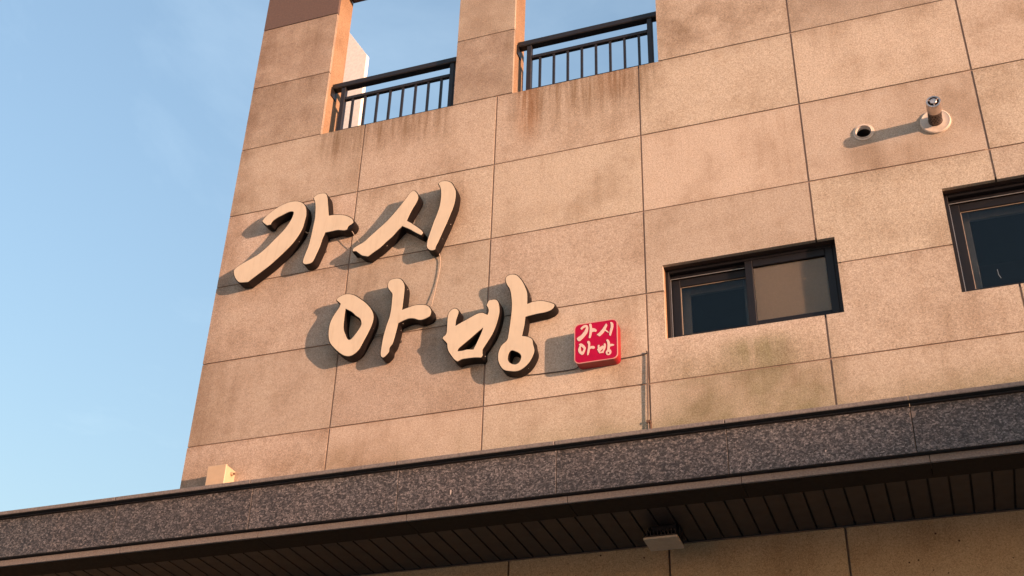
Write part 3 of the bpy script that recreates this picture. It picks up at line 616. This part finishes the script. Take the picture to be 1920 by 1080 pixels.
# ------------------------------------------------------------ flue pipe, vent, boxes
px, pz = PIPE
t = thing('flue_pipe', (px, 0.0, pz), 'stainless flue pipe sticking out of a round flange on the upper wall', 'flue')
MB().lathe((px, 0, pz), [(0.041, 0.014), (0.070, 0.010), (0.080, 0.013), (0.086, 0.010), (0.0875, 0.0), ], 40).build('flange', M['flange'], t)
MB().lathe((px, 0, pz), [(0.039, 0.0), (0.039, 0.112)], 32).build('tube', M['soot'], t)
MB().lathe((px, 0, pz), [(0.0392, 0.112), (0.0415, 0.114), (0.0415, 0.186), (0.0400, 0.190), (0.031, 0.190), (0.030, 0.180)], 32).build('tip_collar', M['steel'], t)
MB().lathe((px, 0, pz), [(0.030, 0.172), (0.0, 0.172)], 24).build('inner_duct', M['black'], t)
MB().lathe((px, 0, pz), [(0.019, 0.165), (0.019, 0.193), (0.017, 0.195), (0.0, 0.195)], 24).build('tip_cap', M['steel'], t)
mb = MB()
for a in (30, 150, 270):
    c, s = math.cos(math.radians(a)), math.sin(math.radians(a))
    mb.tube([(px + c * 0.017, -0.188, pz + s * 0.017), (px + c * 0.033, -0.188, pz + s * 0.033)], 0.004, 6)
mb.build('tip_spoke', M['steel'], t)
mb = MB()
for row in range(4):
    for k in range(14):
        a = 2 * math.pi * (k + 0.5 * (row % 2)) / 14; c, s = math.cos(a), math.sin(a)
        y = -0.040 - row * 0.016; r = 0.0393
        mb.add([(px + r * math.cos(a + d) , y + e, pz + r * math.sin(a + d)) for d, e in ((-0.11, -0.005), (0.11, -0.005), (0.11, 0.005), (-0.11, 0.005))], [(0, 1, 2, 3)])
mb.build('slot', M['black'], t)
vx, vz = VENT
t = thing('wall_vent', (vx, 0.0, vz), 'round open vent hole with a pale ring, left of the flue pipe', 'vent')
MB().lathe((vx, 0, vz), [(0.062, 0.0015), (0.060, 0.005), (0.050, 0.006), (0.047, 0.012), (0.0445, 0.012), (0.0435, 0.0)], 40).build('ring', M['flange'], t)
MB().lathe((vx, 0, vz), [(0.0435, 0.004), (0.0430, -0.022)], 36).build('sleeve', M['sleeve'], t)
MB().lathe((vx, 0, vz), [(0.0430, -0.022), (0.0425, -0.08), (0.0, -0.082)], 36).build('duct', M['black'], t)

t = thing('junction_box', (-0.68, 0.0, -1.66), 'cream plastic junction box low on the wall at the left corner', 'junction box')
MB().cbox(-0.742, -0.618, -0.104, -0.001, -1.66, -1.414, 0.006).build('body', M['box'], t)
MB().cbox(-0.746, -0.614, -0.112, -0.1045, -1.664, -1.410, 0.004).build('cover', M['box'], t)
MB().tube([(-0.618, -0.045, -1.448), (-0.600, -0.045, -1.448)], 0.012, 12).build('knockout', M['box'], t)
MB().tube([(-0.600, -0.045, -1.448), (-0.592, -0.045, -1.450)], 0.007, 10).build('gland', M['rustclip'], t)

t = thing('floodlight', (2.11, -0.20, ZSOF), 'small dark floodlight with a pale glass plate under the canopy soffit', 'floodlight')
MB().cbox(2.045, 2.175, -0.26, -0.12, -2.200, -2.158, 0.004).build('housing', M['alu'], t)
mb = MB()
for k in range(9): mb.box(2.032 + k * 0.018, 2.037 + k * 0.018, -0.312, -0.19, -2.232, -2.2005)
mb.build('heat_sink', M['alu'], t)
MB().box(2.022, 2.186, -0.322, -0.166, -2.240, -2.2325).build('body', M['alu'], t)
MB().cbox(2.018, 2.190, -0.327, -0.160, -2.252, -2.2405, 0.003).build('glass_plate', M['lens'], t)
MB().box(2.025, 2.031, -0.24, -0.16, -2.232, -2.158).build('bracket', M['alu'], t)
MB().box(2.181, 2.187, -0.24, -0.16, -2.232, -2.158).build('bracket', M['alu'], t)

# ------------------------------------------------------------ neighbouring house and trees across the street (they shade the ground floor)
def along(x, z, tt): return Vector((x, 0, z)) + SUN_VEC * tt
M['nwall'] = mat_plain('neighbour_render', (0.55, 0.50, 0.43), 0.9)
M['nroof'] = mat_plain('neighbour_roof', (0.16, 0.10, 0.08), 0.8)
M['leaf'] = mat_plain('leaf', (0.06, 0.085, 0.03), 0.7, var=0.4, scale=2)
M['bark'] = mat_plain('bark', (0.10, 0.075, 0.05), 0.9)
c = along(2.0, -2.13, 34.0); HX, HY, HZ = c.x, c.y, c.z
t = thing('neighbour_house', (HX + 4, HY, GZ), 'plain flat roofed house across the street', 'house')
MB().box(HX, HX + 8, HY - 9, HY + 7, GZ, HZ - 0.25).build('wall', M['nwall'], t)
MB().box(HX - 0.25, HX + 8.25, HY - 9.25, HY + 7.25, HZ - 0.25, HZ).build('roof', M['nroof'], t)
yk = -0.68 - (HX - 3.05) / 2.6; zk = -1.80 + (HX - 3.05) / SUN_VEC.x * SUN_VEC.z
MB().box(HX + 0.3, HX + 6.0, yk, yk + 2.6, HZ + 0.001, zk).build('roof_shade_block', M['nwall'], t)  # unseen roof block, shaped to shade the right end of the fascia
for k in range(5):
    yy = HY - 7.5 + 3.0 * k
    w = MB().box(HX - 0.04, HX + 0.02, yy, yy + 1.4, HZ - 2.6, HZ - 1.3).build('window', M['alu'], t)
    MB().box(HX - 0.06, HX - 0.041, yy + 0.08, yy + 1.32, HZ - 2.52, HZ - 1.38).build('pane', M['film'], w)
# added pale house, unseen behind the viewer; its sunlit side bounces warm fill light
M['pwall'] = mat_plain('fill_house_render', (0.74, 0.70, 0.63), 0.9, var=0.06, scale=2)
t = thing('fill_house', (-8.0, -16.0, GZ), 'added pale three storey house, out of view, bouncing warm sunlight onto the facade', 'house')
MB().box(-11.0, -5.0, -22.0, -10.0, GZ, 4.2).build('wall', M['pwall'], t)
MB().box(-11.3, -4.7, -22.3, -9.7, 4.201, 4.5).build('roof', M['nroof'], t)
for fl in range(3):
    for k in range(3):
        w = MB().box(-5.02, -4.95, -20.8 + 3.9 * k, -19.4 + 3.9 * k, -4.9 + 3.3 * fl, -3.6 + 3.3 * fl).build('window', M['alu'], t)
        MB().box(-4.949, -4.93, -20.7 + 3.9 * k, -19.5 + 3.9 * k, -4.8 + 3.3 * fl, -3.7 + 3.3 * fl).build('pane', M['film'], w)
def tree(cx, cy, top, rad, label, seed):
    rnd = random.Random(seed)
    t = thing('street_tree', (cx, cy, GZ), label, 'tree', 'trees across the street')
    mb = MB(); zc = top - rad
    mb.tube([(cx, cy, GZ), (cx + 0.1, cy, (GZ + zc) / 2), (cx, cy + 0.1, zc)], [0.20, 0.15, 0.08], 8)
    for k in range(7):
        a = rnd.uniform(0, 6.28); e = rnd.uniform(0.2, 1.2)
        mb.tube([(cx, cy, zc - rad * 0.5), (cx + math.cos(a) * math.cos(e) * rad * 0.8, cy + math.sin(a) * math.cos(e) * rad * 0.8, zc + math.sin(e) * rad * 0.7)], [0.07, 0.02], 6)
    mb.build('trunk', M['bark'], t)
    vs = []; fs = []
    for k in range(2600):
        d = Vector((rnd.gauss(0, 1), rnd.gauss(0, 1), rnd.gauss(0, 0.85))).normalized() * rad * (rnd.random() ** 0.45)
        p = Vector((cx, cy, zc)) + d; s = rnd.uniform(0.05, 0.11)
        a = Vector((rnd.gauss(0, 1), rnd.gauss(0, 1), rnd.gauss(0, 1))).normalized(); b = a.orthogonal().normalized()
        n0 = len(vs); vs += [p - a * s, p + b * s * 0.5, p + a * s, p - b * s * 0.5]; fs.append((n0, n0 + 1, n0 + 2, n0 + 3))
    MB().add(vs, fs).build('crown', M['leaf'], t)
c = along(4.4, -1.95, 28.0); tree(c.x, c.y, c.z + 0.1, 1.7, 'round leafy tree beside the house across the street', 3)
